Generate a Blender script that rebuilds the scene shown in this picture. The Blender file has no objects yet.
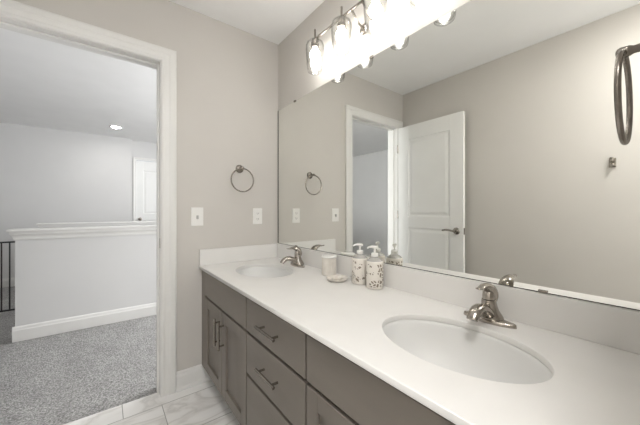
import bpy, bmesh, math, random
from mathutils import Vector, Matrix
random.seed(7)
PI = math.pi
S = bpy.context.scene
C = S.collection

# ------------------------------------------------------------------ camera
cam_d = bpy.data.cameras.new('camera')
cam_d.sensor_width = 36.0
cam_d.lens = 281.7 / 640 * 36
cam_d.shift_y = -1.83 / 640
cam_d.clip_start = 0.01
cam = bpy.data.objects.new('camera', cam_d)
C.objects.link(cam)
cam.location = (-1.088, -1.959, 1.135)
cam.rotation_euler = (PI / 2, 0, -math.radians(37.47))
S.camera = cam

# ------------------------------------------------------------------ world, exposure, big lights
w = bpy.data.worlds.new('world')
S.world = w
w.use_nodes = True
w.node_tree.nodes['Background'].inputs[0].default_value = (0.75, 0.85, 1.0, 1)
w.node_tree.nodes['Background'].inputs[1].default_value = 1.0
S.view_settings.view_transform = 'Standard'
S.view_settings.look = 'None'
S.view_settings.exposure = 1.12
S.view_settings.gamma = 1.0
S.view_settings.use_curve_mapping = False
BULB = 21.0          # radiance of the vanity bulbs
CAN = 60.0           # radiance of the recessed lights


YREAR = -2.90        # rear wall behind the camera


def area(name, loc, rot, sx, sy, power, col):
    d = bpy.data.lights.new(name, 'AREA')
    d.shape = 'RECTANGLE'; d.size = sx; d.size_y = sy
    d.energy = power; d.color = col
    o = bpy.data.objects.new(name, d); C.objects.link(o)
    o.location = loc; o.rotation_euler = rot
    return o


# daylight through the hall window (the window is in the hall's right wall)
area('hall_window_daylight', (2.36, 0.85, 1.35), (0, math.radians(98), 0), 1.2, 1.4, 62, (0.975, 0.985, 1.0))
# fill light at an added, unseen window behind the camera
area('rear_fill_light', (-1.1, YREAR + 0.04, 1.5), (PI / 2, 0, 0), 0.75, 1.0, 3.9, (1.0, 0.985, 0.96))
FILL_LAMP = 35.0   # radiance of an added fill lamp on the bathroom ceiling, out of view


# ------------------------------------------------------------------ materials
def mat(name, col, rough=0.5, metal=0.0, spec=0.5):
    m = bpy.data.materials.new(name); m.use_nodes = True
    b = m.node_tree.nodes['Principled BSDF']
    b.inputs['Base Color'].default_value = (*col, 1)
    b.inputs['Roughness'].default_value = rough
    b.inputs['Metallic'].default_value = metal
    b.inputs['Specular IOR Level'].default_value = spec
    return m


def N(m, t, **kw):
    n = m.node_tree.nodes.new(t)
    for k, v in kw.items():
        if hasattr(n, k): setattr(n, k, v)
        else: n.inputs[k].default_value = v
    return n


def L(m, a, b): m.node_tree.links.new(a, b)


def obj_coord(m, scale=(1, 1, 1), loc=(0, 0, 0)):
    t = N(m, 'ShaderNodeTexCoord'); p = N(m, 'ShaderNodeMapping')
    p.inputs['Scale'].default_value = scale; p.inputs['Location'].default_value = loc
    L(m, t.outputs['Object'], p.inputs['Vector'])
    return p.outputs['Vector']


def noisy(name, c1, c2, scale, rough=0.5, bump=0.0, bscale=None, stretch=(1, 1, 1), metal=0.0, spec=0.5, detail=4, dist=0.002):
    m = mat(name, c1, rough, metal, spec)
    b = m.node_tree.nodes['Principled BSDF']
    v = obj_coord(m, stretch)
    n = N(m, 'ShaderNodeTexNoise'); n.inputs['Scale'].default_value = scale; n.inputs['Detail'].default_value = detail
    L(m, v, n.inputs['Vector'])
    r = N(m, 'ShaderNodeValToRGB')
    r.color_ramp.elements[0].position = 0.35; r.color_ramp.elements[1].position = 0.65
    r.color_ramp.elements[0].color = (*c1, 1); r.color_ramp.elements[1].color = (*c2, 1)
    L(m, n.outputs['Fac'], r.inputs['Fac']); L(m, r.outputs['Color'], b.inputs['Base Color'])
    if bump:
        n2 = N(m, 'ShaderNodeTexNoise'); n2.inputs['Scale'].default_value = bscale or scale; n2.inputs['Detail'].default_value = 3
        L(m, v, n2.inputs['Vector'])
        bp = N(m, 'ShaderNodeBump'); bp.inputs['Strength'].default_value = bump; bp.inputs['Distance'].default_value = dist
        L(m, n2.outputs['Fac'], bp.inputs['Height']); L(m, bp.outputs['Normal'], b.inputs['Normal'])
    return m


M = {}
M['wall'] = noisy('warm_grey_paint', (0.585, 0.558, 0.52), (0.60, 0.573, 0.535), 3, 0.6, 0.12, 260, dist=0.0006)
M['hallwall'] = noisy('hall_grey_paint', (0.66, 0.655, 0.645), (0.675, 0.67, 0.66), 3, 0.7, 0.1, 260, dist=0.0006)
M['ceil'] = noisy('ceiling_paint', (0.865, 0.86, 0.85), (0.885, 0.88, 0.87), 4, 0.85, 0.15, 180, dist=0.0008)
M['trim'] = noisy('white_trim_paint', (0.755, 0.745, 0.72), (0.775, 0.765, 0.74), 5, 0.35, 0.03, 60)
M['door'] = noisy('white_door_paint', (0.83, 0.83, 0.81), (0.85, 0.85, 0.83), 5, 0.38, 0.04, 90)
M['counter'] = noisy('cultured_marble_white', (0.755, 0.742, 0.718), (0.775, 0.762, 0.738), 8, 0.30)
M['sink'] = noisy('glazed_white_basin', (0.72, 0.717, 0.70), (0.74, 0.737, 0.72), 4, 0.42, spec=0.3)
M['wood'] = noisy('taupe_stained_wood', (0.178, 0.155, 0.133), (0.205, 0.180, 0.155), 9, 0.42, 0.08, 40, stretch=(1, 1, 0.25), dist=0.0008)
M['wood_h'] = noisy('taupe_stained_wood_drawer', (0.178, 0.155, 0.133), (0.205, 0.180, 0.155), 9, 0.42, 0.08, 40, stretch=(1, 0.25, 1), dist=0.0008)
M['carcass'] = noisy('carcass_gap_shade', (0.008, 0.007, 0.006), (0.011, 0.009, 0.008), 10, 0.7)  # near-black, so the gaps between the fronts read as deep shade
M['nickel'] = noisy('brushed_nickel', (0.40, 0.37, 0.33), (0.46, 0.425, 0.385), 120, 0.24, metal=1.0, stretch=(1, 1, 0.2))
M['nickel_dark'] = noisy('satin_nickel_bar', (0.27, 0.245, 0.215), (0.31, 0.28, 0.25), 90, 0.27, metal=1.0)
M['iron'] = noisy('black_iron', (0.018, 0.018, 0.019), (0.028, 0.028, 0.03), 60, 0.45, metal=0.3)
M['plastic'] = noisy('white_plastic', (0.82, 0.81, 0.78), (0.84, 0.83, 0.80), 10, 0.3)
M['slot'] = noisy('dark_slot', (0.05, 0.045, 0.04), (0.07, 0.06, 0.055), 10, 0.5)
M['toggle'] = noisy('grey_toggle_plastic', (0.42, 0.41, 0.39), (0.46, 0.45, 0.43), 10, 0.4)
M['pump'] = noisy('pump_white_plastic', (0.80, 0.79, 0.76), (0.83, 0.82, 0.79), 12, 0.28)
M['soap'] = noisy('cream_soap', (0.78, 0.74, 0.68), (0.66, 0.61, 0.54), 55, 0.4, 0.6, 130)
M['mirror_edge'] = noisy('mirror_glass_edge', (0.07, 0.065, 0.055), (0.09, 0.085, 0.075), 30, 0.3)

# mirror silvering
m = mat('mirror_silver', (0.86, 0.865, 0.835), 0.0, 1.0); M['mirror'] = m
b = m.node_tree.nodes['Principled BSDF']
v = obj_coord(m); n = N(m, 'ShaderNodeTexNoise'); n.inputs['Scale'].default_value = 2
L(m, v, n.inputs['Vector'])
r = N(m, 'ShaderNodeValToRGB'); r.color_ramp.elements[0].color = (0.85, 0.855, 0.825, 1); r.color_ramp.elements[1].color = (0.87, 0.875, 0.845, 1)
L(m, n.outputs['Fac'], r.inputs['Fac']); L(m, r.outputs['Color'], b.inputs['Base Color'])

# clear lamp glass
m = bpy.data.materials.new('clear_lamp_glass'); m.use_nodes = True; M['glass'] = m
nt = m.node_tree; nt.nodes.remove(nt.nodes['Principled BSDF'])
tr = N(m, 'ShaderNodeBsdfTransparent'); tr.inputs[0].default_value = (0.97, 0.97, 0.96, 1)
gl = N(m, 'ShaderNodeBsdfGlossy'); gl.inputs['Roughness'].default_value = 0.03
fr = N(m, 'ShaderNodeLayerWeight'); fr.inputs['Blend'].default_value = 0.45
ml = N(m, 'ShaderNodeMath', operation='MULTIPLY_ADD'); ml.inputs[1].default_value = 0.22; ml.inputs[2].default_value = 0.02
L(m, fr.outputs['Facing'], ml.inputs[0])
rg = N(m, 'ShaderNodeValToRGB'); rg.color_ramp.elements[0].position = 0.35; rg.color_ramp.elements[0].color = (0.98, 0.98, 0.975, 1)
rg.color_ramp.elements[1].position = 0.95; rg.color_ramp.elements[1].color = (0.68, 0.68, 0.67, 1)
L(m, fr.outputs['Facing'], rg.inputs['Fac']); L(m, rg.outputs['Color'], tr.inputs[0])
mx = N(m, 'ShaderNodeMixShader'); L(m, ml.outputs[0], mx.inputs[0]); L(m, tr.outputs[0], mx.inputs[1]); L(m, gl.outputs[0], mx.inputs[2])
L(m, mx.outputs[0], nt.nodes['Material Output'].inputs['Surface'])


m = bpy.data.materials.new('glass_foot_bright_spot'); m.use_nodes = True; M['foot_glint'] = m  # translucent stand-in for the bulb's refracted bright spot in the base
nt = m.node_tree; nt.nodes.remove(nt.nodes['Principled BSDF'])
tr = N(m, 'ShaderNodeBsdfTransparent'); tl = N(m, 'ShaderNodeBsdfTranslucent'); gl = N(m, 'ShaderNodeBsdfGlossy'); gl.inputs['Roughness'].default_value = 0.08
mx = N(m, 'ShaderNodeMixShader'); mx.inputs[0].default_value = 0.20; mx2 = N(m, 'ShaderNodeMixShader'); mx2.inputs[0].default_value = 0.06
L(m, tr.outputs[0], mx.inputs[1]); L(m, tl.outputs[0], mx.inputs[2]); L(m, mx.outputs[0], mx2.inputs[1]); L(m, gl.outputs[0], mx2.inputs[2])
L(m, mx2.outputs[0], nt.nodes['Material Output'].inputs['Surface'])


def emit(name, col, st):
    m = bpy.data.materials.new(name); m.use_nodes = True
    nt = m.node_tree; nt.nodes.remove(nt.nodes['Principled BSDF'])
    e = N(m, 'ShaderNodeEmission'); e.inputs[0].default_value = (*col, 1); e.inputs[1].default_value = st
    L(m, e.outputs[0], nt.nodes['Material Output'].inputs['Surface'])
    return m


M['bulb'] = emit('glowing_bulb', (1.0, 0.975, 0.94), BULB)
M['lamp'] = emit('glowing_fill_lamp_diffuser', (1.0, 0.985, 0.965), FILL_LAMP)
M['can'] = emit('glowing_recessed_lens', (1.0, 0.97, 0.93), CAN)
M['sky'] = emit('bright_sky_outside_window', (0.86, 0.93, 1.0), 1.5)

# window pane
m = mat('window_pane_glass', (0.9, 0.95, 1.0), 0.02); M['pane'] = m
nt = m.node_tree
tr = N(m, 'ShaderNodeBsdfTransparent'); mx = N(m, 'ShaderNodeMixShader'); mx.inputs[0].default_value = 0.08
L(m, tr.outputs[0], mx.inputs[1]); L(m, nt.nodes['Principled BSDF'].outputs[0], mx.inputs[2])
L(m, mx.outputs[0], nt.nodes['Material Output'].inputs['Surface'])

# marble floor tile
m = mat('marble_floor_tile', (0.7, 0.68, 0.65), 0.28); M['tile'] = m
b = m.node_tree.nodes['Principled BSDF']
v = obj_coord(m, loc=(0.82, 0.09, 0))
br = N(m, 'ShaderNodeTexBrick', offset=0.303, offset_frequency=2, squash=1.0)
br.inputs['Scale'].default_value = 1.0; br.inputs['Mortar Size'].default_value = 0.0022
br.inputs['Mortar Smooth'].default_value = 0.1; br.inputs['Brick Width'].default_value = 0.61; br.inputs['Row Height'].default_value = 0.305
br.inputs['Color1'].default_value = (0, 0, 0, 1); br.inputs['Color2'].default_value = (1, 1, 1, 1); br.inputs['Bias'].default_value = 0
L(m, v, br.inputs['Vector'])
# shift the vein pattern from tile to tile
add = N(m, 'ShaderNodeVectorMath', operation='MULTIPLY_ADD')
L(m, br.outputs['Color'], add.inputs[0]); add.inputs[1].default_value = (7.3, 4.1, 2.2); L(m, v, add.inputs[2])
mp = N(m, 'ShaderNodeMapping'); mp.inputs['Rotation'].default_value = (0, 0, 0.5); mp.inputs['Scale'].default_value = (1.3, 3.2, 1)
L(m, add.outputs[0], mp.inputs['Vector'])
wn = N(m, 'ShaderNodeTexNoise'); wn.inputs['Scale'].default_value = 1.7; wn.inputs['Detail'].default_value = 7; wn.inputs['Distortion'].default_value = 0.9
L(m, mp.outputs[0], wn.inputs['Vector'])
sb = N(m, 'ShaderNodeMath', operation='SUBTRACT'); L(m, wn.outputs['Fac'], sb.inputs[0]); sb.inputs[1].default_value = 0.5
ab = N(m, 'ShaderNodeMath', operation='ABSOLUTE'); L(m, sb.outputs[0], ab.inputs[0])
rp = N(m, 'ShaderNodeValToRGB')
rp.color_ramp.elements[0].position = 0.0; rp.color_ramp.elements[0].color = (0.66, 0.645, 0.615, 1)
rp.color_ramp.elements[1].position = 0.055; rp.color_ramp.elements[1].color = (0.84, 0.825, 0.80, 1)
e = rp.color_ramp.elements.new(0.018); e.color = (0.74, 0.72, 0.69, 1)
e = rp.color_ramp.elements.new(0.2); e.color = (0.89, 0.88, 0.86, 1)
L(m, ab.outputs[0], rp.inputs['Fac'])
mxc = N(m, 'ShaderNodeMix', data_type='RGBA')
L(m, br.outputs['Fac'], mxc.inputs[0]); L(m, rp.outputs['Color'], mxc.inputs[6]); mxc.inputs[7].default_value = (0.36, 0.345, 0.32, 1)
L(m, mxc.outputs[2], b.inputs['Base Color'])
bp = N(m, 'ShaderNodeBump', invert=True); bp.inputs['Strength'].default_value = 0.4; bp.inputs['Distance'].default_value = 0.001
L(m, br.outputs['Fac'], bp.inputs['Height']); L(m, bp.outputs['Normal'], b.inputs['Normal'])

# carpet
m = mat('grey_cut_pile_carpet', (0.3, 0.29, 0.28), 0.95, spec=0.1); M['carpet'] = m
b = m.node_tree.nodes['Principled BSDF']; v = obj_coord(m)
n1 = N(m, 'ShaderNodeTexNoise'); n1.inputs['Scale'].default_value = 95; n1.inputs['Detail'].default_value = 4; n1.inputs['Roughness'].default_value = 0.7
n2 = N(m, 'ShaderNodeTexNoise'); n2.inputs['Scale'].default_value = 6; n2.inputs['Detail'].default_value = 3
L(m, v, n1.inputs['Vector']); L(m, v, n2.inputs['Vector'])
r1 = N(m, 'ShaderNodeValToRGB'); r1.color_ramp.elements[0].position = 0.32; r1.color_ramp.elements[0].color = (0.15, 0.147, 0.142, 1)
r1.color_ramp.elements[1].position = 0.66; r1.color_ramp.elements[1].color = (0.56, 0.55, 0.535, 1)
r2 = N(m, 'ShaderNodeValToRGB'); r2.color_ramp.elements[0].position = 0.3; r2.color_ramp.elements[0].color = (0.82, 0.82, 0.82, 1)
r2.color_ramp.elements[1].position = 0.7; r2.color_ramp.elements[1].color = (1, 1, 1, 1)
L(m, n1.outputs['Fac'], r1.inputs['Fac']); L(m, n2.outputs['Fac'], r2.inputs['Fac'])
mm = N(m, 'ShaderNodeMix', data_type='RGBA', blend_type='MULTIPLY'); mm.inputs[0].default_value = 1
L(m, r1.outputs['Color'], mm.inputs[6]); L(m, r2.outputs['Color'], mm.inputs[7]); L(m, mm.outputs[2], b.inputs['Base Color'])
bp = N(m, 'ShaderNodeBump'); bp.inputs['Strength'].default_value = 0.9; bp.inputs['Distance'].default_value = 0.008
L(m, n1.outputs['Fac'], bp.inputs['Height']); L(m, bp.outputs['Normal'], b.inputs['Normal'])


# soap bottle: cream with brown leafy sprays and fine horizontal ribs
def floral(name, seed):
    m = mat(name, (0.7, 0.66, 0.6), 0.3)
    b = m.node_tree.nodes['Principled BSDF']
    v = obj_coord(m, loc=(seed, 0, 0))
    vo = N(m, 'ShaderNodeTexVoronoi', feature='DISTANCE_TO_EDGE'); vo.inputs['Scale'].default_value = 60
    nn = N(m, 'ShaderNodeTexNoise'); nn.inputs['Scale'].default_value = 24; nn.inputs['Detail'].default_value = 1
    L(m, v, vo.inputs['Vector']); L(m, v, nn.inputs['Vector'])
    g1 = N(m, 'ShaderNodeMath', operation='GREATER_THAN'); g1.inputs[1].default_value = 0.13; L(m, vo.outputs['Distance'], g1.inputs[0])
    g2 = N(m, 'ShaderNodeMath', operation='GREATER_THAN'); g2.inputs[1].default_value = 0.50; L(m, nn.outputs['Fac'], g2.inputs[0])
    mu = N(m, 'ShaderNodeMath', operation='MULTIPLY'); L(m, g1.outputs[0], mu.inputs[0]); L(m, g2.outputs[0], mu.inputs[1])
    # keep the sprays on the body of the bottle
    t = N(m, 'ShaderNodeTexCoord'); sx = N(m, 'ShaderNodeSeparateXYZ'); L(m, t.outputs['Object'], sx.inputs[0])
    a1 = N(m, 'ShaderNodeMath', operation='GREATER_THAN'); a1.inputs[1].default_value = 0.012; L(m, sx.outputs['Z'], a1.inputs[0])
    a2 = N(m, 'ShaderNodeMath', operation='LESS_THAN'); a2.inputs[1].default_value = 0.116; L(m, sx.outputs['Z'], a2.inputs[0])
    m2 = N(m, 'ShaderNodeMath', operation='MULTIPLY'); L(m, a1.outputs[0], m2.inputs[0]); L(m, a2.outputs[0], m2.inputs[1])
    m3 = N(m, 'ShaderNodeMath', operation='MULTIPLY'); L(m, mu.outputs[0], m3.inputs[0]); L(m, m2.outputs[0], m3.inputs[1])
    cx = N(m, 'ShaderNodeMix', data_type='RGBA'); cx.inputs[6].default_value = (0.76, 0.72, 0.66, 1); cx.inputs[7].default_value = (0.24, 0.20, 0.155, 1)
    L(m, m3.outputs[0], cx.inputs[0]); L(m, cx.outputs[2], b.inputs['Base Color'])
    wv = N(m, 'ShaderNodeTexWave', wave_type='BANDS', bands_direction='Z'); wv.inputs['Scale'].default_value = 60
    L(m, t.outputs['Object'], wv.inputs['Vector'])
    bp = N(m, 'ShaderNodeBump'); bp.inputs['Strength'].default_value = 0.35; bp.inputs['Distance'].default_value = 0.0006
    L(m, wv.outputs['Fac'], bp.inputs['Height']); L(m, bp.outputs['Normal'], b.inputs['Normal'])
    return m


M['floral1'] = floral('floral_bottle_glaze', 0.3)
M['floral2'] = floral('floral_bottle_glaze_front', 1.7)
M['canister'] = noisy('cream_ceramic', (0.76, 0.72, 0.66), (0.70, 0.66, 0.60), 30, 0.35)
M['bottle_shoulder'] = mat('frosted_bottle_shoulder', (0.80, 0.79, 0.76), 0.15)
M['bottle_shoulder'].node_tree.nodes['Principled BSDF'].inputs['Transmission Weight'].default_value = 0.55


# ------------------------------------------------------------------ mesh helpers
def link(name, bm, m, parent=None, loc=None, smooth=False, angle=35):
    bmesh.ops.recalc_face_normals(bm, faces=bm.faces[:])
    me = bpy.data.meshes.new(name); bm.to_mesh(me); bm.free()
    o = bpy.data.objects.new(name, me); C.objects.link(o)
    me.materials.append(M[m] if isinstance(m, str) else m)
    if parent: o.parent = parent
    if loc: o.location = loc
    if smooth:
        for p in me.polygons: p.use_smooth = True
        try: me.set_sharp_from_angle(angle=math.radians(angle))
        except Exception: pass
    return o


def thing(name, label, cat, loc=(0, 0, 0), rot=0, group=None):
    o = bpy.data.objects.new(name, None); C.objects.link(o)
    o.empty_display_size = 0.05
    o.location = loc; o.rotation_euler = (0, 0, rot)
    o['label'] = label; o['category'] = cat
    if group: o['group'] = group
    return o


def tag(o, label, cat, group=None):
    o['label'] = label; o['category'] = cat
    if group: o['group'] = group
    return o


def struct(o, label=None, cat=None):
    o['kind'] = 'structure'
    if label: o['label'] = label
    if cat: o['category'] = cat
    return o


def box(bm, a, b, bev=0.0, seg=2):
    t = bmesh.new()
    bmesh.ops.create_cube(t, size=1)
    for v in t.verts:
        v.co = Vector([(a[i] + b[i]) / 2 + v.co[i] * abs(b[i] - a[i]) for i in range(3)])
    if bev: bmesh.ops.bevel(t, geom=t.edges[:], offset=bev, segments=seg, affect='EDGES', profile=0.6)
    merge(bm, t)
    return bm


def merge(bm, t):
    bmesh.ops.recalc_face_normals(t, faces=t.faces[:])
    me = bpy.data.meshes.new('tmp'); t.to_mesh(me); t.free(); bm.from_mesh(me); bpy.data.meshes.remove(me)


def B(a, b, bev=0.0, seg=2): return box(bmesh.new(), a, b, bev, seg)


def rings(bm, rs, close_ends=True, closed_loop=False):
    """skin a list of equal-length vertex rings"""
    R = [[bm.verts.new(p) for p in r] for r in rs]
    n = len(R[0])
    pairs = list(zip(R, R[1:]))
    if closed_loop: pairs.append((R[-1], R[0]))
    for a, b in pairs:
        for i in range(n):
            bm.faces.new((a[i], a[(i + 1) % n], b[(i + 1) % n], b[i]))
    if close_ends and not closed_loop:
        bm.faces.new(R[0]); bm.faces.new(R[-1])
    return bm


def lathe(prof, n=40, sx=1.0, sy=1.0, c=(0, 0, 0), axis='Z', bm=None, ends=True):
    """prof: list of (radius, height)"""
    bm = bm or bmesh.new(); rs = []
    for r, h in prof:
        ring = []
        for i in range(n):
            a = 2 * PI * i / n
            p = (r * math.cos(a) * sx, r * math.sin(a) * sy, h)
            if axis == 'Y': p = (p[0], p[2], p[1])
            if axis == 'X': p = (p[2], p[0], p[1])
            ring.append(Vector(p) + Vector(c))
        rs.append(ring)
    t = bmesh.new(); rings(t, rs, ends); merge(bm, t)
    return bm


def spline(pts, k=6):
    """Catmull-Rom through tuples of any length"""
    P = [Vector(p) if len(p) <= 4 else p for p in pts]
    P = [tuple(p) for p in pts]
    Q = [tuple(2 * a - b for a, b in zip(P[0], P[1]))] + P + [tuple(2 * a - b for a, b in zip(P[-1], P[-2]))]
    out = []
    for i in range(1, len(Q) - 2):
        for s in range(k):
            t = s / k
            out.append(tuple(0.5 * (2 * b + (c - a) * t + (2 * a - 5 * b + 4 * c - d) * t * t + (-a + 3 * b - 3 * c + d) * t ** 3)
                             for a, b, c, d in zip(Q[i - 1], Q[i], Q[i + 1], Q[i + 2])))
    out.append(P[-1])
    return out


def tube(pts, side=(0, 1, 0), n=20, k=6, bm=None, loop=False, sq=1.0):
    """pts: (x,y,z, half width along side, half height) ; cross-sections are ellipses"""
    bm = bm or bmesh.new()
    Q = spline(pts, k) if not loop else pts
    side = Vector(side).normalized(); rs = []
    for i, q in enumerate(Q):
        p = Vector(q[:3])
        if loop: tg = Vector(Q[(i + 1) % len(Q)][:3]) - Vector(Q[i - 1][:3])
        else: tg = Vector(Q[min(i + 1, len(Q) - 1)][:3]) - Vector(Q[max(i - 1, 0)][:3])
        tg.normalize(); nr = tg.cross(side).normalized(); sd = side
        if abs(tg.dot(side)) > 0.05: sd = nr.cross(tg).normalized()
        ring = []
        for j in range(n):
            a = 2 * PI * j / n
            ca, sa = math.cos(a), math.sin(a)
            ca = math.copysign(abs(ca) ** sq, ca); sa = math.copysign(abs(sa) ** sq, sa)
            ring.append(p + sd * (q[3] * ca) + nr * (q[4] * sa))
        rs.append(ring)
    t = bmesh.new(); rings(t, rs, True, loop); merge(bm, t)
    return bm


def rod(a, b, r, n=16, bm=None):
    a = Vector(a); b = Vector(b); bm = bm or bmesh.new()
    d = (b - a).normalized(); s = Vector((0, 0, 1)) if abs(d.z) < 0.9 else Vector((1, 0, 0))
    u = d.cross(s).normalized(); v = d.cross(u)
    rs = [[p + (u * math.cos(2 * PI * i / n) + v * math.sin(2 * PI * i / n)) * rr for i in range(n)]
          for p, rr in ((a, r * 0.85), (a + d * r * 0.15, r), (b - d * r * 0.15, r), (b, r * 0.85))]
    t = bmesh.new(); rings(t, rs); merge(bm, t)
    return bm


def torus(R, r, c, normal='Y', n=72, k=14):
    bm = bmesh.new(); rs = []
    for i in range(n):
        a = 2 * PI * i / n; ring = []
        for j in range(k):
            b = 2 * PI * j / k; q = R + r * math.cos(b); h = r * math.sin(b)
            p = (q * math.cos(a), h, q * math.sin(a)) if normal == 'Y' else (h, q * math.cos(a), q * math.sin(a)) if normal == 'X' else (q * math.cos(a), q * math.sin(a), h)
            ring.append(Vector(p) + Vector(c))
        rs.append(ring)
    return rings(bm, rs, False, True)


def frustum(bm, x0, x1, y0, y1, levels):
    """stack of rectangles: levels = (z, offset)"""
    rs = [[Vector((x0 - o, y0 - o, z)), Vector((x1 + o, y0 - o, z)), Vector((x1 + o, y1 + o, z)), Vector((x0 - o, y1 + o, z))] for z, o in levels]
    t = bmesh.new(); rings(t, rs); merge(bm, t)
    return bm


def board(p0, p1, out, prof, bm=None):
    """extrude a (thickness, height) profile from p0 to p1 ; out = direction away from the wall"""
    bm = bm or bmesh.new()
    p0 = Vector(p0); p1 = Vector(p1); out = Vector(out)
    rs = [[p + out * d + Vector((0, 0, h)) for d, h in prof] for p in (p0, p1)]
    t = bmesh.new(); rings(t, rs); merge(bm, t)
    return bm


BASE = [(0, 0), (0.020, 0), (0.020, 0.012), (0.016, 0.020), (0.014, 0.022), (0.014, 0.088), (0.012, 0.096), (0.009, 0.102), (0.008, 0.112), (0.004, 0.120), (0, 0.120)]
BASE_HALL = [(0, 0), (0.016, 0), (0.016, 0.095), (0.012, 0.105), (0.010, 0.120), (0.004, 0.130), (0, 0.130)]


def casing(xl, xr, h, w, yface, sgn, bm=None, t=0.018):
    """mitred stepped door casing around an opening in an x-z wall; sgn = direction it stands off along y"""
    prof = [(0, 0), (0, 0.6 * t), (0.006, 0.72 * t), (0.20 * w, 0.72 * t), (0.24 * w, 0.62 * t), (0.52 * w, 0.80 * t), (0.58 * w, 0.98 * t), (0.66 * w, t), (0.90 * w, t), (w, 0.8 * t), (w, 0)]
    bm = bm or bmesh.new(); rs = []
    for f in (lambda a: (xl - a, 0), lambda a: (xl - a, h + a), lambda a: (xr + a, h + a), lambda a: (xr + a, 0)):
        rs.append([Vector((f(a)[0], yface + sgn * d, f(a)[1])) for a, d in prof])
    tt = bmesh.new(); rings(tt, rs); merge(bm, tt)
    return bm


# ------------------------------------------------------------------ dimensions
XL = -1.605            # left wall
YF = -1.946            # wing wall beside the camera
YR = YREAR             # rear wall behind the camera
HC = 2.44
JX0, JX1, JH = -1.505, -0.815, 2.045   # clear door opening
WT = 0.12              # wall thickness
HX0, HX1, HY1 = -3.75, 2.4, 4.20       # hall

# ------------------------------------------------------------------ room shell
bm = B((XL - 0.1, 0, 0), (JX0 - 0.02, WT, HC)); box(bm, (JX1 + 0.02, 0, 0), (0.1, WT, HC)); box(bm, (JX0 - 0.02, 0, JH + 0.02), (JX1 + 0.02, WT, HC))
struct(link('wall_back', bm, 'wall'), 'warm grey wall with the doorway, left of the mirror', 'wall')
struct(link('wall_right', B((0, YF - 0.1, 0), (0.1, -0.0, HC)), 'wall'), 'warm grey wall behind the mirror and vanity', 'wall')
struct(link('wall_left', B((XL - 0.1, YR, 0), (XL, 0, HC)), 'wall'), 'warm grey wall reflected in the mirror behind the open door', 'wall')
struct(link('wall_front', B((-0.66, YF - 0.1, 0), (0, YF, HC)), 'wall'), 'wall beside the camera that carries the near towel ring', 'wall')
bm = B((XL - 0.1, YR - 0.1, 0), (-1.5, YR, HC)); box(bm, (-0.7, YR - 0.1, 0), (-0.56, YR, HC)); box(bm, (-1.5, YR - 0.1, 0), (-0.7, YR, 0.95)); box(bm, (-1.5, YR - 0.1, 2.05), (-0.7, YR, HC))
struct(link('wall_rear', bm, 'wall'), 'wall behind the camera with a window opening added for fill light', 'wall')
struct(link('wall_rear_side', B((-0.66, YR, 0), (-0.56, YF - 0.1, HC)), 'wall'), 'short side wall behind the camera', 'wall')
struct(link('ceiling', B((XL - 0.1, YR - 0.1, HC), (0.1, 0, HC + 0.05)), 'ceil'), 'white bathroom ceiling', 'ceiling')
struct(link('floor', B((XL - 0.1, YR - 0.1, -0.05), (0.1, 0.055, 0)), 'tile'), 'white marble tile floor with grey veins', 'floor')

# hall
struct(link('floor_hall', B((HX0 - 0.1, 0.055, -0.05), (HX1 + 0.1, 4.45, -0.003)), 'carpet'), 'grey speckled carpet in the hall', 'carpet')
struct(link('ceiling_hall', B((HX0 - 0.1, 0, HC), (HX1 + 0.1, 4.45, HC + 0.05)), 'ceil'), 'white hall ceiling', 'ceiling')
struct(link('wall_hall_left', B((HX0 - 0.1, 0, 0), (HX0, HY1, HC)), 'hallwall'), 'pale grey hall wall seen through the doorway in the mirror', 'wall')
bm = B((HX0, HY1, 0), (-0.69, HY1 + 0.25, HC))
struct(link('wall_hall_back', bm, 'hallwall'), 'pale grey far wall of the hall beyond the half wall', 'wall')
FDX0, FDX1, FDY = -0.612, 0.15, 4.32
bm = B((-0.69, FDY, 0), (FDX0 - 0.02, FDY + 0.12, HC)); box(bm, (FDX1 + 0.02, FDY, 0), (HX1, FDY + 0.12, HC)); box(bm, (FDX0 - 0.02, FDY, 2.085), (FDX1 + 0.02, FDY + 0.12, HC))
struct(link('wall_hall_alcove', bm, 'hallwall'), 'grey hall wall around the far white door', 'wall')
bm = B((XL - 0.1 - 2.1, -0.001, 0), (XL - 0.1, WT, HC)); box(bm, (0.1, 0, 0), (HX1, WT, HC))
struct(link('wall_hall_front', bm, 'hallwall'), 'hall side of the bathroom wall', 'wall')
bm = B((HX1, 0, 0), (HX1 + 0.1, 0.1, HC)); box(bm, (HX1, 1.6, 0), (HX1 + 0.1, 4.45, HC)); box(bm, (HX1, 0.1, 0), (HX1 + 0.1, 1.6, 0.7)); box(bm, (HX1, 0.1, 2.0), (HX1 + 0.1, 1.6, HC))
struct(link('wall_hall_right', bm, 'hallwall'), 'hall wall with a window, right of the doorway', 'wall')

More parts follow.
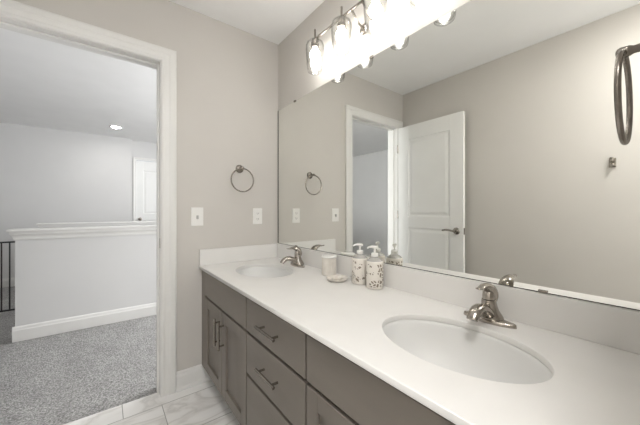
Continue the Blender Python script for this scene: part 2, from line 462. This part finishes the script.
# windows (outside the view): frame, sash bar and pane
def window(name, axis, u0, u1, z0, z1, at, label):
    def bx(bm, a0, a1, c0, c1, d0, d1):
        return box(bm, (d0, a0, c0), (d1, a1, c1)) if axis == 'X' else box(bm, (a0, d0, c0), (a1, d1, c1))
    d0, d1 = at
    f = bmesh.new()
    bx(f, u0, u0 + .04, z0, z1, d0, d1); bx(f, u1 - .04, u1, z0, z1, d0, d1); bx(f, u0 + .04, u1 - .04, z0, z0 + .04, d0, d1); bx(f, u0 + .04, u1 - .04, z1 - .04, z1, d0, d1)
    bx(f, u0 + .04, u1 - .04, (z0 + z1) / 2 - .02, (z0 + z1) / 2 + .02, d0, d1)
    o = struct(link(name, f, 'trim'), label, 'window')
    p = bmesh.new(); mid = (d0 + d1) / 2
    bx(p, u0 + .04, u1 - .04, z0 + .04, (z0 + z1) / 2 - .02, mid - .003, mid + .003)
    bx(p, u0 + .04, u1 - .04, (z0 + z1) / 2 + .02, z1 - .04, mid - .003, mid + .003)
    link('pane', p, 'pane', o)


window('window_1', 'X', 0.1, 1.6, 0.7, 2.0, (HX1 + 0.03, HX1 + 0.07), 'white framed window in the right wall of the hall')
window('window_fill', 'Y', -1.5, -0.7, 0.95, 2.05, (YR - 0.07, YR - 0.03), 'white framed window added unseen behind the camera for fill light')  # added window, frames the rear fill light

# door frame of the bathroom: jamb, stop, casings
bm = B((JX0 - 0.02, -0.002, 0), (JX0, WT + 0.002, JH + 0.02)); box(bm, (JX1, -0.002, 0), (JX1 + 0.02, WT + 0.002, JH + 0.02)); box(bm, (JX0, -0.002, JH), (JX1, WT + 0.002, JH + 0.02))
box(bm, (JX0, 0.040, 0), (JX0 + 0.011, 0.075, JH), 0.002); box(bm, (JX1 - 0.011, 0.040, 0), (JX1, 0.075, JH), 0.002); box(bm, (JX0 + 0.011, 0.040, JH - 0.011), (JX1 - 0.011, 0.075, JH), 0.002)
struct(link('trim_1', bm, 'trim'), 'white door jamb and stop of the bathroom doorway', 'door frame')
struct(link('trim_2', casing(JX0 - 0.004, JX1 + 0.004, JH + 0.004, 0.083, 0, -1), 'trim'), 'white moulded casing round the bathroom doorway', 'door casing')
struct(link('trim_3', casing(JX0 - 0.004, JX1 + 0.004, JH + 0.004, 0.083, WT, 1), 'trim'), 'white casing on the hall side of the bathroom doorway', 'door casing')
struct(link('trim_4', casing(FDX0, FDX1, 2.082, 0.050, FDY, -1, t=0.016), 'trim'), 'narrow white casing round the far hall door', 'door casing')
# strike plate on the right jamb
o = link('strike_plate', B((JX1 - 0.0015, 0.004, 0.905), (JX1, 0.032, 0.965), 0.0005), 'nickel'); tag(o, 'small nickel strike plate let into the right door jamb', 'strike plate')

# bathroom baseboards
struct(link('baseboard_back', board((JX1 + 0.087, 0, 0), (-0.502, 0, 0), (0, -1, 0), BASE), 'trim'), 'white baseboard with shoe moulding between casing and vanity', 'baseboard')
struct(link('baseboard_left', board((XL, -0.01, 0), (XL, YR, 0), (1, 0, 0), BASE), 'trim'), 'white baseboard along the left bathroom wall', 'baseboard')
struct(link('baseboard_hall_back', board((HX0, HY1, 0), (-0.69, HY1, 0), (0, -1, 0), BASE_HALL), 'trim'), 'white baseboard at the foot of the far hall wall', 'baseboard')
struct(link('baseboard_hall_left', board((HX0, WT, 0), (HX0, HY1, 0), (1, 0, 0), BASE_HALL), 'trim'), 'white baseboard along the left hall wall', 'baseboard')

# half walls round the stairwell
def half_wall(tag_, x0, x1, y0, y1, top, label):
    struct(link('wall_half_' + tag_, B((x0, y0, 0), (x1, y1, top - 0.03)), 'hallwall'), label[0], 'half wall')
    bm = frustum(bmesh.new(), x0, x1, y0, y1, [(top - 0.094, 0.0005), (top - 0.094, 0.009), (top - 0.082, 0.012), (top - 0.076, 0.012), (top - 0.062, 0.016), (top - 0.046, 0.028), (top - 0.040, 0.030), (top - 0.021, 0.030), (top - 0.021, 0.042), (top - 0.017, 0.045), (top - 0.004, 0.045), (top, 0.041)])
    struct(link('trim_cap_' + tag_, bm, 'trim'), label[1], 'wall cap')
    b = board((x0 - 0.016, y0, 0), (x1, y0, 0), (0, -1, 0), BASE_HALL); board((x0, y0, 0), (x0, y1, 0), (-1, 0, 0), BASE_HALL, b)
    struct(link('baseboard_half_' + tag_, b, 'trim'), label[2], 'baseboard')


half_wall('near', -1.70, 1.6, 1.585, 1.705, 0.974, ('pale grey half wall facing the bathroom doorway', 'white moulded cap on the near half wall', 'white baseboard of the near half wall'))
half_wall('far', -1.71, 1.6, 2.975, 3.095, 0.974, ('second half wall on the far side of the stairwell', 'white cap on the second half wall behind the first', 'baseboard of the second half wall'))

# ------------------------------------------------------------------ panelled doors
def panel_door(o_name, W, H, T, panels, groove=0.010, parent=None):
    """leaf in its own x-z plane: x 0..W, z 0..H, y 0..T, raised panels on both faces"""
    bm = bmesh.new()
    xs = [0, panels[0][0], panels[0][1], W]
    zs = sorted({0, H} | {p[2] for p in panels} | {p[3] for p in panels})
    # stiles and rails
    box(bm, (0, 0, 0), (xs[1], T, H), 0.0015, 1); box(bm, (xs[2], 0, 0), (W, T, H), 0.0015, 1)
    edges = [0] + [z for p in sorted(panels, key=lambda p: p[2]) for z in (p[2], p[3])] + [H]
    for i in range(0, len(edges), 2):
        box(bm, (xs[1], 0.0002, edges[i]), (xs[2], T - 0.0002, edges[i + 1]))
    for (x0, x1, z0, z1) in panels:
        for y, s in ((0, 1), (T, -1)):
            rs = []
            for o_, d in ((0, 0.0), (0.006, 0.0065), (0.018, 0.0085), (0.020, 0.0085), (0.044, 0.0022), (0.050, 0.0018)):
                rs.append([Vector((x0 + o_, y + s * d, z0 + o_)), Vector((x1 - o_, y + s * d, z0 + o_)), Vector((x1 - o_, y + s * d, z1 - o_)), Vector((x0 + o_, y + s * d, z1 - o_))])
            t = bmesh.new(); rings(t, rs, False)
            t.faces.new([v for v in t.verts][-4:])
            merge(bm, t)
    return link(o_name, bm, 'door', parent)


# bathroom door, open into the room along the left wall (seen in the mirror)
d1 = thing('door_1', 'white two-panel bathroom door standing open, seen in the mirror', 'door', (JX0 + 0.001, -0.008, 0.012), -PI / 2)
d1['kind'] = 'structure'
DW = 0.708
leaf = panel_door('door_leaf', DW, 2.028, 0.035, [(0.125, DW - 0.125, 0.215, 0.945), (0.125, DW - 0.125, 1.065, 1.885)], parent=d1)
leaf.location = (0.008, -0.037, 0)
for z in (0.25, 1.08, 1.80):
    h = rod((0.0035, 0.0015, z - 0.045), (0.0035, 0.0015, z + 0.045), 0.0062, 12)
    box(h, (-0.002, -0.030, z - 0.044), (0.0078, 0.0, z + 0.044), 0.0006, 1)
    link('hinge', h, 'nickel', d1, smooth=True)
# lever handles: rosette, neck, wavy lever ; on both faces
for s, y in ((1, -0.002), (-1, -0.037)):
    g = lathe([(0.033, 0), (0.033, 0.005), (0.030, 0.009), (0.020, 0.012), (0.013, 0.014), (0.011, 0.018), (0.011, 0.042), (0.013, 0.046)], 32, 1, 1, axis='Y')
    tube([(0.010, 0.050, 0, 0.011, 0.010), (-0.012, 0.054, 0.001, 0.010, 0.0085), (-0.045, 0.054, 0.008, 0.009, 0.006), (-0.080, 0.052, 0.010, 0.0085, 0.005), (-0.112, 0.050, 0.004, 0.007, 0.004), (-0.118, 0.049, 0.003, 0.003, 0.002)], side=(0, 0, 1), bm=g)
    if s < 0:
        for v in g.verts: v.co.y = -v.co.y
    o = link('door_lever', g, 'nickel', d1, (DW - 0.052, y, 0.935), smooth=True)
link('latch_plate', B((DW + 0.0079, -0.031, 0.905), (DW + 0.0095, -0.008, 0.965), 0.0004, 1), 'nickel', d1)

# far hall door, closed
d2 = thing('door_2', 'white closed panel door at the far end of the hall', 'door', (FDX0, FDY + 0.012, 0.01))
d2['kind'] = 'structure'
fl = panel_door('door_leaf', 0.762, 2.065, 0.035, [(0.115, 0.647, 0.215, 0.945), (0.115, 0.647, 1.065, 1.885)], parent=d2)
g = lathe([(0.032, 0), (0.031, -0.006), (0.014, -0.012), (0.012, -0.030), (0.024, -0.040), (0.028, -0.052), (0.024, -0.064), (0.010, -0.069)], 28, axis='Y')
link('door_knob', g, 'nickel', d2, (0.065, 0, 0.965), smooth=True)

# ------------------------------------------------------------------ vanity cabinets
XF = -0.555            # face-frame plane
DT = 0.020             # door and drawer front thickness -> fronts at -0.575
ZT = 0.7726            # top of the counter
ZC = 0.7536             # underside of the counter
Y1, Y2 = -0.737, -1.214


def shaker(bm, y0, y1, z0, z1, st=0.057):
    x0, x1 = -DT, 0.0035
    box(bm, (x0, y0, z0), (x1, y0 + st, z1), 0.0012, 1); box(bm, (x0, y1 - st, z0), (x1, y1, z1), 0.0012, 1)
    box(bm, (x0, y0 + st, z0), (x1, y1 - st, z0 + st), 0.0012, 1); box(bm, (x0, y0 + st, z1 - st), (x1, y1 - st, z1), 0.0012, 1)
    box(bm, (x0 + 0.011, y0 + st - 0.002, z0 + st - 0.002), (x1 - 0.002, y1 - st + 0.002, z1 - st + 0.002))
    return bm


def bar_pull(parent, c, L_, vertical):
    """two posts and a round bar, standing off in -x"""
    bm = bmesh.new(); x0 = 0.0; so = 0.029
    cy, cz = c
    d = (0, 0, 1) if vertical else (0, 1, 0)
    for s in (-1, 1):
        q = s * (L_ / 2 - 0.022)
        p = (0, cy + d[1] * q, cz + d[2] * q)
        rod((-DT + 0.0005, p[1], p[2]), (-DT - so, p[1], p[2]), 0.0048, 14, bm)
    a = (-DT - so, cy - d[1] * L_ / 2, cz - d[2] * L_ / 2); b_ = (-DT - so, cy + d[1] * L_ / 2, cz + d[2] * L_ / 2)
    rod(a, b_, 0.0062, 18, bm)
    return link('handle', bm, 'nickel_dark', parent, smooth=True)


def cab_shell(root, y0, y1, openings):
    """carcass with toe kick ; y0 > y1 in world, local y from 0 down to -(y0-y1)"""
    w_ = y0 - y1
    bm = bmesh.new()
    box(bm, (0.001, -w_, 0.115), (0.553, 0, 0.131)); box(bm, (0.001, -0.018, 0.131), (0.553, 0, 0.747)); box(bm, (0.001, -w_, 0.131), (0.553, -w_ + 0.018, 0.747))
    box(bm, (0.540, -w_ + 0.018, 0.131), (0.553, -0.018, 0.747))
    link('body', bm, 'carcass', root)
    # face frame
    f = bmesh.new()
    box(f, (0.004, -0.020, 0.115), (0.016, 0, 0.749)); box(f, (0.004, -w_, 0.115), (0.016, -w_ + 0.020, 0.749))
    for z0, z1 in openings: box(f, (0.004, -w_ + 0.020, z0), (0.016, -0.020, z1))
    link('face_frame', f, 'carcass', root)  # same near-black, shade of the gaps put into the colour
    k = B((0.055, -w_ + 0.001, 0.0), (0.070, -0.001, 0.115)); link('toe_kick', k, 'wood', root)


G = 0.0048
def sink_base(y0, y1, label, pulls_at, filler):
    root = thing('sink_base_cabinet', label, 'cabinet', (XF, y0, 0), group=None)
    w_ = y0 - y1
    cab_shell(root, y0, y1, [(0.115, 0.135), (0.560, 0.605), (0.720, 0.749)])
    a, b_ = (-0.074 if filler == 'far' else -G), (-w_ + 0.074 if filler == 'near' else -w_ + G)
    if filler == 'far': link('filler_strip', B((-DT + 0.001, -0.0700, 0.115), (-0.002, -0.001, 0.747)), 'wood', root)
    if filler == 'near': link('filler_strip', B((-DT + 0.001, -w_ + 0.001, 0.115), (-0.002, -w_ + 0.0700, 0.747)), 'wood', root)
    link('false_drawer_front', B((-DT, b_, 0.592), (0.0035, a, 0.740), 0.0015, 1), 'wood_h', root)
    mid = (a + b_) / 2
    for k, (q0, q1) in enumerate(((mid + G * 0.7, a), (b_, mid - G * 0.7))):
        d = link('cabinet_door', shaker(bmesh.new(), q0, q1, 0.118, 0.579), 'wood', root)
        yy = q0 + 0.030 if k == 0 else q1 - 0.030
        bar_pull(d, (yy, 0.462), 0.150, True)
    return root


sink_base(-0.0, Y1, 'taupe two-door sink cabinet at the far end of the vanity, against the doorway wall', 0, 'far')
sink_base(Y2, YF, 'taupe sink cabinet under the nearer large basin', 0, 'near')
root = thing('drawer_cabinet', 'taupe cabinet of three stacked drawers between the two sink cabinets', 'cabinet', (XF, Y1, 0))
cab_shell(root, Y1, Y2, [(0.115, 0.135), (0.375, 0.410), (0.560, 0.605), (0.720, 0.749)])
wd = Y1 - Y2
for z0, z1 in ((0.592, 0.740), (0.401, 0.579), (0.118, 0.388)):
    d = link('drawer', B((-DT, -wd + G, z0), (0.0035, -G, z1), 0.0015, 1), 'wood_h', root)
    bar_pull(d, (-wd / 2, (z0 + z1) / 2 + (0.0 if z0 > 0.5 else 0.005)), 0.154, False)

# ------------------------------------------------------------------ countertop with two oval cut-outs
SX, SA, SB = -0.312, 0.218, 0.158
SINKS = (-0.386, -1.561)
cu = bpy.data.curves.new('top_outline', 'CURVE'); cu.dimensions = '2D'; cu.fill_mode = 'BOTH'
def poly(pts):
    s = cu.splines.new('POLY'); s.points.add(len(pts) - 1)
    for p, q in zip(s.points, pts): p.co = (q[0], q[1], 0, 1)
    s.use_cyclic_u = True
bev = 0.0025
poly([(-0.592 + bev, -0.001 - bev), (-0.001 - bev, -0.001 - bev), (-0.001 - bev, YF + 0.001 + bev), (-0.592 + bev, YF + 0.001 + bev)])
for sy in SINKS:
    poly([(SX + (SB + bev) * math.cos(2 * PI * i / 72), sy + (SA + bev) * math.sin(2 * PI * i / 72)) for i in range(72)])
cu.extrude = (ZT - ZC) / 2 - bev; cu.bevel_depth = bev; cu.bevel_resolution = 3
co = bpy.data.objects.new('tmp_top', cu); C.objects.link(co)
me = bpy.data.meshes.new_from_object(co.evaluated_get(bpy.context.evaluated_depsgraph_get()))
bpy.data.objects.remove(co)
ct = thing('countertop', 'long white vanity countertop with two oval sink openings', 'countertop', (0, 0, ZC))
slab = bpy.data.objects.new('slab', me); C.objects.link(slab); slab.parent = ct; slab.location = (0, 0, (ZT - ZC) / 2)
me.materials.clear(); me.materials.append(M['counter'])
bs = link('backsplash', B((-0.021, YF + 0.001, 0), (-0.001, -0.0015, 0.8786 - ZT), 0.0018), 'counter', None, (0, 0, ZT + 0.0002))
tag(bs, 'long low white backsplash strip between the counter and the mirror', 'backsplash')
ss = link('side_splash', B((-0.590, -0.0205, 0), (-0.0215, -0.001, 0.8786 - ZT), 0.0018), 'counter', None, (0, 0, ZT + 0.0002))
tag(ss, 'short white splash strip against the doorway wall at the counter end', 'side splash')

# basins
for sy, lab in zip(SINKS, ('white oval basin at the far end of the counter, nearer the doorway wall', 'large white oval basin in the foreground of the counter')):
    root = thing('sink', lab, 'sink', (SX, sy, ZC))
    out = []; rs = []
    prof = [(1.10, -0.001), (1.012, -0.0005), (1.0, -0.002), (0.985, -0.012), (0.962, -0.032), (0.93, -0.055), (0.86, -0.085), (0.74, -0.112), (0.58, -0.132), (0.38, -0.144), (0.20, -0.149), (0.11, -0.152)]
    for r_, z in prof:
        rs.append([Vector((SB * r_ * math.cos(2 * PI * i / 64), SA * r_ * math.sin(2 * PI * i / 64), z)) for i in range(64)])
    for r_, z in reversed(prof):
        k = 1 if r_ < 1.005 else 0
        rs.append([Vector(((SB * r_ + 0.009 * k) * math.cos(2 * PI * i / 64), (SA * r_ + 0.009 * k) * math.sin(2 * PI * i / 64), z - 0.010)) for i in range(64)])
    link('bowl', rings(bmesh.new(), rs, False, True), 'sink', root, smooth=True, angle=60)
    dr = lathe([(0.030, -0.152), (0.030, -0.148), (0.026, -0.1465), (0.022, -0.148), (0.020, -0.152)], 32)
    lathe([(0.018, -0.152), (0.018, -0.145), (0.010, -0.142)], 32, bm=dr)
    link('drain', dr, 'nickel', root, smooth=True)


# ------------------------------------------------------------------ faucets
def make_faucet(label, loc):
    root = thing('faucet', label, 'faucet', loc)
    # long tapered deck plate
    rs = []
    for z, k in ((0, 1.0), (0.004, 1.0), (0.008, 0.96), (0.011, 0.86), (0.0125, 0.7)):
        rs.append([Vector((0.027 * k * math.copysign(abs(math.cos(a)) ** 0.8, math.cos(a)) * (1 - 0.45 * abs(math.sin(a)) ** 2), 0.080 * (k * 0.15 + 0.85) * math.sin(a), z)) for a in [2 * PI * i / 48 for i in range(48)]])
    link('deck_plate', rings(bmesh.new(), rs), 'nickel', root, smooth=True, angle=50)
    # body leans back and swells at the foot
    bd = tube([(0.012, 0, 0.006, 0.042, 0.034), (0.010, 0, 0.016, 0.038, 0.032), (0.006, 0, 0.032, 0.030, 0.027), (0.004, 0, 0.050, 0.0245, 0.0225), (0.002, 0, 0.066, 0.0220, 0.0200), (0.001, 0, 0.073, 0.020, 0.018)], n=28)
    link('body', bd, 'nickel', root, smooth=True, angle=60)
    # spout arcs forward over the basin and turns down
    sp = tube([(0.000, 0, 0.020, 0.024, 0.018), (-0.022, 0, 0.036, 0.023, 0.017), (-0.046, 0, 0.050, 0.0215, 0.0155), (-0.074, 0, 0.055, 0.020, 0.0140), (-0.098, 0, 0.048, 0.0185, 0.0130), (-0.112, 0, 0.036, 0.0175, 0.0120), (-0.116, 0, 0.030, 0.0165, 0.0115)], n=26)
    link('spout', sp, 'nickel', root, smooth=True, angle=60)
    # lever: domed hood that sweeps up and forward to a thin upturned tip
    lv = tube([(0.014, 0, 0.066, 0.020, 0.013), (0.016, 0, 0.084, 0.0235, 0.0165), (0.006, 0, 0.103, 0.0225, 0.0175), (-0.016, 0, 0.115, 0.0175, 0.0120), (-0.038, 0, 0.119, 0.013, 0.0070), (-0.058, 0, 0.117, 0.0105, 0.0042), (-0.074, 0, 0.118, 0.0090, 0.0032), (-0.080, 0, 0.120, 0.004, 0.0018)], n=26)
    tube([(-0.001, 0, 0.0725, 0.0185, 0.0170), (0.000, 0, 0.085, 0.0185, 0.0165), (0.001, 0, 0.098, 0.017, 0.014)], n=24, bm=lv)
    link('lever', lv, 'nickel', root, smooth=True, angle=60)
    return root


make_faucet('brushed nickel single-lever faucet behind the far basin', (-0.080, SINKS[0] - 0.012, ZT))
make_faucet('brushed nickel single-lever faucet behind the nearer large basin', (-0.085, SINKS[1], ZT))

# ------------------------------------------------------------------ mirror and clips
MZ0, MZ1 = 0.8795, 1.917
mr = thing('wall_mirror', 'wide frameless mirror above the vanity backsplash', 'mirror', (0, -0.97, MZ0))
link('mirror_backing', B((-0.0058, YF + 0.004 + 0.97, 0), (-0.0008, -0.001 + 0.97, MZ1 - MZ0)), 'mirror_edge', mr)
link('mirror_glass', B((-0.0070, YF + 0.005 + 0.97, 0.0030), (-0.0060, -0.0170 + 0.97, MZ1 - MZ0 - 0.0012)), 'mirror', mr)
for y, z, s in ((-0.254, MZ1, 1), (-0.98, MZ1, 1), (-1.70, MZ1, 1), (-0.27, MZ0, -1), (-1.686, MZ0, -1)):
    k = B((-0.0115, y + 0.97 - 0.012, z - MZ0 - 0.006 if s > 0 else 0.001), (-0.0072, y + 0.97 + 0.012, z - MZ0 + 0.004 if s > 0 else 0.009), 0.0008, 1)
    if s > 0: box(k, (-0.0115, y + 0.97 - 0.010, MZ1 - MZ0 + 0.0005), (-0.0005, y + 0.97 + 0.010, MZ1 - MZ0 + 0.004))
    link('mirror_clip', k, 'nickel_dark', mr)

# ------------------------------------------------------------------ vanity light: bar with four glass shades
VX, VZ = -0.095, 2.152
vl = thing('vanity_light', 'brushed nickel bar light with four clear glass shades above the mirror', 'light fixture', (0, -0.965, VZ))
LY = [(-0.615), (-0.850), (-1.083), (-1.318)]
link('bar', rod((VX, -0.598 + 0.965, 0), (VX, -1.335 + 0.965, 0), 0.0058, 16), 'nickel_dark', vl, smooth=True)
for y in (-0.928, -1.002):
    f = lathe([(0.028, -0.001), (0.028, -0.010), (0.024, -0.014), (0.010, -0.016)], 32, axis='X')
    link('wall_mount', f, 'nickel_dark', vl, (0, y + 0.965, -0.065), smooth=True)
    a = tube([(-0.010, 0, -0.065, 0.006, 0.006), (-0.050, 0, -0.050, 0.006, 0.006), (-0.080, 0, -0.020, 0.006, 0.006), (VX, 0, -0.002, 0.006, 0.006)], n=14)
    link('arm', a, 'nickel_dark', vl, (0, y + 0.965, 0), smooth=True)
for y in LY:
    yy = y + 0.965
    s = rod((VX, yy, -0.010), (VX, yy, 0.058), 0.0056, 14)
    link('stem', s, 'nickel_dark', vl, smooth=True)
    k = lathe([(0.010, -0.004), (0.021, -0.008), (0.022, -0.012), (0.022, -0.048), (0.018, -0.052)], 28, c=(VX, yy, 0))
    link('socket', k, 'nickel_dark', vl, smooth=True)
    # tumbler shade: shouldered top, tapering to a closed rounded foot
    po = [(0.020, -0.008), (0.036, -0.012), (0.048, -0.022), (0.054, -0.038), (0.055, -0.060), (0.053, -0.100), (0.049, -0.145), (0.046, -0.178), (0.042, -0.192), (0.032, -0.199), (0.012, -0.201)]
    pi_ = [(0.012, -0.190), (0.030, -0.188), (0.039, -0.182), (0.043, -0.170), (0.046, -0.145), (0.050, -0.100), (0.052, -0.060), (0.051, -0.040), (0.045, -0.025), (0.034, -0.015), (0.020, -0.011)]
    g = lathe(po + pi_, 40, c=(VX, yy, 0), ends=False)
    bmesh.ops.holes_fill(g, edges=[e for e in g.edges if e.is_boundary and abs(e.verts[0].co.z) > 0.1])
    sh = link('glass_shade', g, 'glass', vl, smooth=True, angle=60); sh['label'] = 'clear glass tumbler shade'
    ft = link('glass_foot', lathe([(0.004, -0.1895), (0.016, -0.1880), (0.023, -0.183), (0.0255, -0.173), (0.023, -0.163), (0.015, -0.156), (0.005, -0.153)], 40, c=(VX, yy, 0)), 'foot_glint', vl, smooth=True, angle=60); ft['label'] = 'glass foot inside the shade, made translucent to show a lower bright spot of the bulb'
    bb = lathe([(0.013, -0.050), (0.014, -0.064), (0.021, -0.070), (0.028, -0.081), (0.0305, -0.094), (0.028, -0.107), (0.020, -0.118), (0.006, -0.1225)], 28, c=(VX, yy, 0))
    o = link('bulb', bb, 'bulb', vl, smooth=True, angle=60); o['label'] = 'glowing white bulb'

# ------------------------------------------------------------------ recessed hall light
def can_light(x, y, lab):
    r_ = thing('recessed_ceiling_light', lab, 'ceiling light', (x, y, HC))
    link('trim_ring', lathe([(0.085, -0.0005), (0.084, -0.006), (0.062, -0.009), (0.060, -0.004), (0.060, -0.0005)], 40, ends=False), 'plastic', r_, smooth=True)
    link('lens', lathe([(0.060, -0.001), (0.060, -0.0045), (0.03, -0.005)], 40), 'can', r_)
can_light(-0.94, 3.46, 'round lit recessed light in the hall ceiling')
fl_ = thing('fill_lamp', 'round flush fill lamp added unseen on the bathroom ceiling above the camera', 'ceiling light', (-1.0, -2.10, HC))  # unseen lamp added to lift the room's brightness
link('base', lathe([(0.175, -0.0005), (0.175, -0.018), (0.168, -0.022), (0.165, -0.018), (0.165, -0.0005)], 48, ends=False), 'nickel_dark', fl_, smooth=True)
link('diffuser', lathe([(0.164, -0.002), (0.164, -0.020), (0.150, -0.026), (0.10, -0.031), (0.03, -0.033)], 48), 'lamp', fl_, smooth=True)

# ------------------------------------------------------------------ towel rings and hook
def towel_ring(label, x, ywall, s, z):
    """s = -1: stands off the wall towards -y ; z = ring centre"""
    r_ = thing('towel_ring', label, 'towel ring', (x, ywall, z))
    R_ = 0.081; zt = R_ + 0.004
    p = lathe([(0.029, 0.0005), (0.029, 0.006), (0.024, 0.011), (0.012, 0.014), (0.0075, 0.020), (0.007, 0.046), (0.0095, 0.051), (0.010, 0.063), (0.008, 0.067), (0.004, 0.069)], 28, axis='Y')
    for v in p.verts: v.co.y *= s
    link('wall_post', p, 'nickel_dark', r_, (0, 0, zt), smooth=True)
    link('ring', torus(R_, 0.0046, (0, s * 0.058, 0)), 'nickel_dark', r_, smooth=True)
towel_ring('nickel towel ring on the doorway wall above the outlet', -0.316, 0, -1, 1.350)
towel_ring('nickel towel ring hanging in front of the mirror at the right edge of the photo', -0.327, YF, 1, 1.342)

hk = thing('robe_hook', 'small nickel robe hook on the wall reflected at the right of the mirror', 'hook', (XL, -1.657, 1.453))
link('wall_plate', B((0.0005, -0.017, -0.032), (0.008, 0.017, 0.032), 0.003), 'nickel', hk)
h = tube([(0.006, 0, 0.010, 0.010, 0.008), (0.030, 0, 0.012, 0.010, 0.007), (0.042, 0, 0.022, 0.011, 0.007), (0.044, 0, 0.032, 0.009, 0.006)])
link('upper_prong', h, 'nickel', hk, smooth=True)
h = tube([(0.006, 0, -0.012, 0.010, 0.008), (0.022, 0, -0.020, 0.010, 0.007), (0.034, 0, -0.018, 0.011, 0.007), (0.038, 0, -0.008, 0.009, 0.006)])
link('lower_prong', h, 'nickel', hk, smooth=True)

# ------------------------------------------------------------------ switch and outlet plates
sw = thing('light_switch', 'white wall switch plate beside the door casing', 'light switch', (-0.603, 0, 1.096))
link('cover_plate', B((-0.038, -0.006, -0.060), (0.038, -0.0003, 0.060), 0.0025), 'plastic', sw)
link('toggle', B((-0.006, -0.017, -0.016), (0.006, -0.005, 0.008), 0.002), 'toggle', sw)
for z in (-0.030, 0.030): link('screw', lathe([(0.003, -0.0058), (0.003, -0.0068), (0.001, -0.007)], 12, axis='Y'), 'plastic', sw, (0, 0, z))
ou = thing('power_outlet', 'white duplex outlet plate under the far towel ring', 'outlet', (-0.177, 0, 1.094))
link('cover_plate', B((-0.036, -0.006, -0.059), (0.036, -0.0003, 0.059), 0.0025), 'plastic', ou)
for z in (-0.021, 0.021):
    rc = link('receptacle', lathe([(0.017, -0.0055), (0.017, -0.0078), (0.016, -0.008)], 28, 1.0, 0.82, axis='Y'), 'plastic', ou, (0, 0, z))
    sl = B((-0.0075, -0.0084, -0.005), (-0.0050, -0.0075, 0.006)); box(sl, (0.0050, -0.0084, -0.005), (0.0075, -0.0075, 0.006)); box(sl, (-0.002, -0.0084, -0.0105), (0.002, -0.0075, -0.0075))
    link('slots', sl, 'slot', rc)

# ------------------------------------------------------------------ counter accessories
def soap_bottle(label, x, y, mname, rot):
    r_ = thing('soap_dispenser', label, 'soap dispenser', (x, y, ZT), rot, 'pair of floral soap dispensers')
    b_ = lathe([(0.032, 0.0), (0.038, 0.002), (0.0405, 0.006), (0.0405, 0.120), (0.0395, 0.125), (0.037, 0.128)], 40)
    link('bottle', b_, mname, r_, smooth=True)
    b_ = lathe([(0.037, 0.1275), (0.034, 0.133), (0.025, 0.140), (0.016, 0.144), (0.014, 0.150)], 40)
    link('shoulder', b_, 'bottle_shoulder', r_, smooth=True)
    p = lathe([(0.015, 0.147), (0.0165, 0.149), (0.0165, 0.162), (0.014, 0.165), (0.005, 0.166), (0.0045, 0.184), (0.009, 0.185), (0.010, 0.187), (0.010, 0.194), (0.007, 0.197)], 24)
    link('collar', p, 'pump', r_, smooth=True)
    n_ = tube([(0.012, 0, 0.191, 0.010, 0.0055), (-0.010, 0, 0.193, 0.010, 0.006), (-0.020, 0, 0.193, 0.0065, 0.0045), (-0.030, 0, 0.190, 0.0045, 0.0035), (-0.034, 0, 0.185, 0.004, 0.003)], n=16)
    link('pump_nozzle', n_, 'pump', r_, smooth=True)
soap_bottle('cream floral soap pump bottle farther from the camera, half behind the other bottle', -0.072, -0.962, 'floral1', math.radians(-28))
soap_bottle('cream floral soap pump bottle nearest the camera, beside the mirror', -0.080, -1.066, 'floral2', math.radians(-38))

# ribbed lidded canister
cn = thing('canister', 'cream ribbed round canister with a lid beside the soap dish', 'canister', (-0.080, -0.728, ZT))
rs = []
for r_, z in ((0.036, 0), (0.039, 0.002), (0.040, 0.006), (0.040, 0.098), (0.037, 0.099)):
    rs.append([Vector(((r_ + 0.0012 * (math.cos(a * 24) if 0.005 < z < 0.0985 else 0)) * math.cos(a), (r_ + 0.0012 * (math.cos(a * 24) if 0.005 < z < 0.0985 else 0)) * math.sin(a), z)) for a in [2 * PI * i / 96 for i in range(96)]])
link('jar', rings(bmesh.new(), rs), 'canister', cn, smooth=True)
link('lid', lathe([(0.038, 0.0995), (0.0425, 0.100), (0.0425, 0.106), (0.040, 0.110), (0.020, 0.112), (0.006, 0.1125)], 48), 'pump', cn, smooth=True)

# oval soap dish with a soap in it
sd = thing('soap_dish', 'small cream round soap dish between canister and soap bottles', 'soap dish', (-0.125, -0.850, ZT), 0.5)
link('dish', lathe([(0.040, 0), (0.046, 0.002), (0.056, 0.010), (0.059, 0.015), (0.0575, 0.0165), (0.052, 0.012), (0.040, 0.007), (0.01, 0.0065)], 48, 1.08, 0.95), 'canister', sd, smooth=True)
bm = lathe([(0.020, 0.008), (0.032, 0.009), (0.038, 0.013), (0.038, 0.016), (0.031, 0.020), (0.015, 0.022)], 40, 1.0, 0.72)
so = link('soap_bar', bm, 'soap', None, (-0.125, -0.850, ZT), smooth=True); so.rotation_euler = (0, 0, 0.5)
tag(so, 'flat cream bar of soap lying in the soap dish', 'soap')

# ------------------------------------------------------------------ black stair railing at the hall's left
rl = thing('stair_railing', 'black metal railing behind the left end of the near half wall', 'railing', (-2.25, 2.50, -0.003))
bm = B((-0.50, -0.016, 0.79), (0.50, 0.016, 0.806), 0.003)
link('handrail', bm, 'iron', rl)
link('bottom_rail', B((-0.50, -0.010, 0.055), (0.50, 0.010, 0.072), 0.002), 'iron', rl)
for s in (-1, 1): link('post', B((s * 0.50 - 0.014, -0.014, 0), (s * 0.50 + 0.014, 0.014, 0.80), 0.002), 'iron', rl)
x = 0.352 - 13 * 0.06
while x < 0.46:
    link('baluster', rod((x, 0, 0.065), (x, 0, 0.795), 0.0065, 10), 'iron', rl, smooth=True)
    x += 0.06
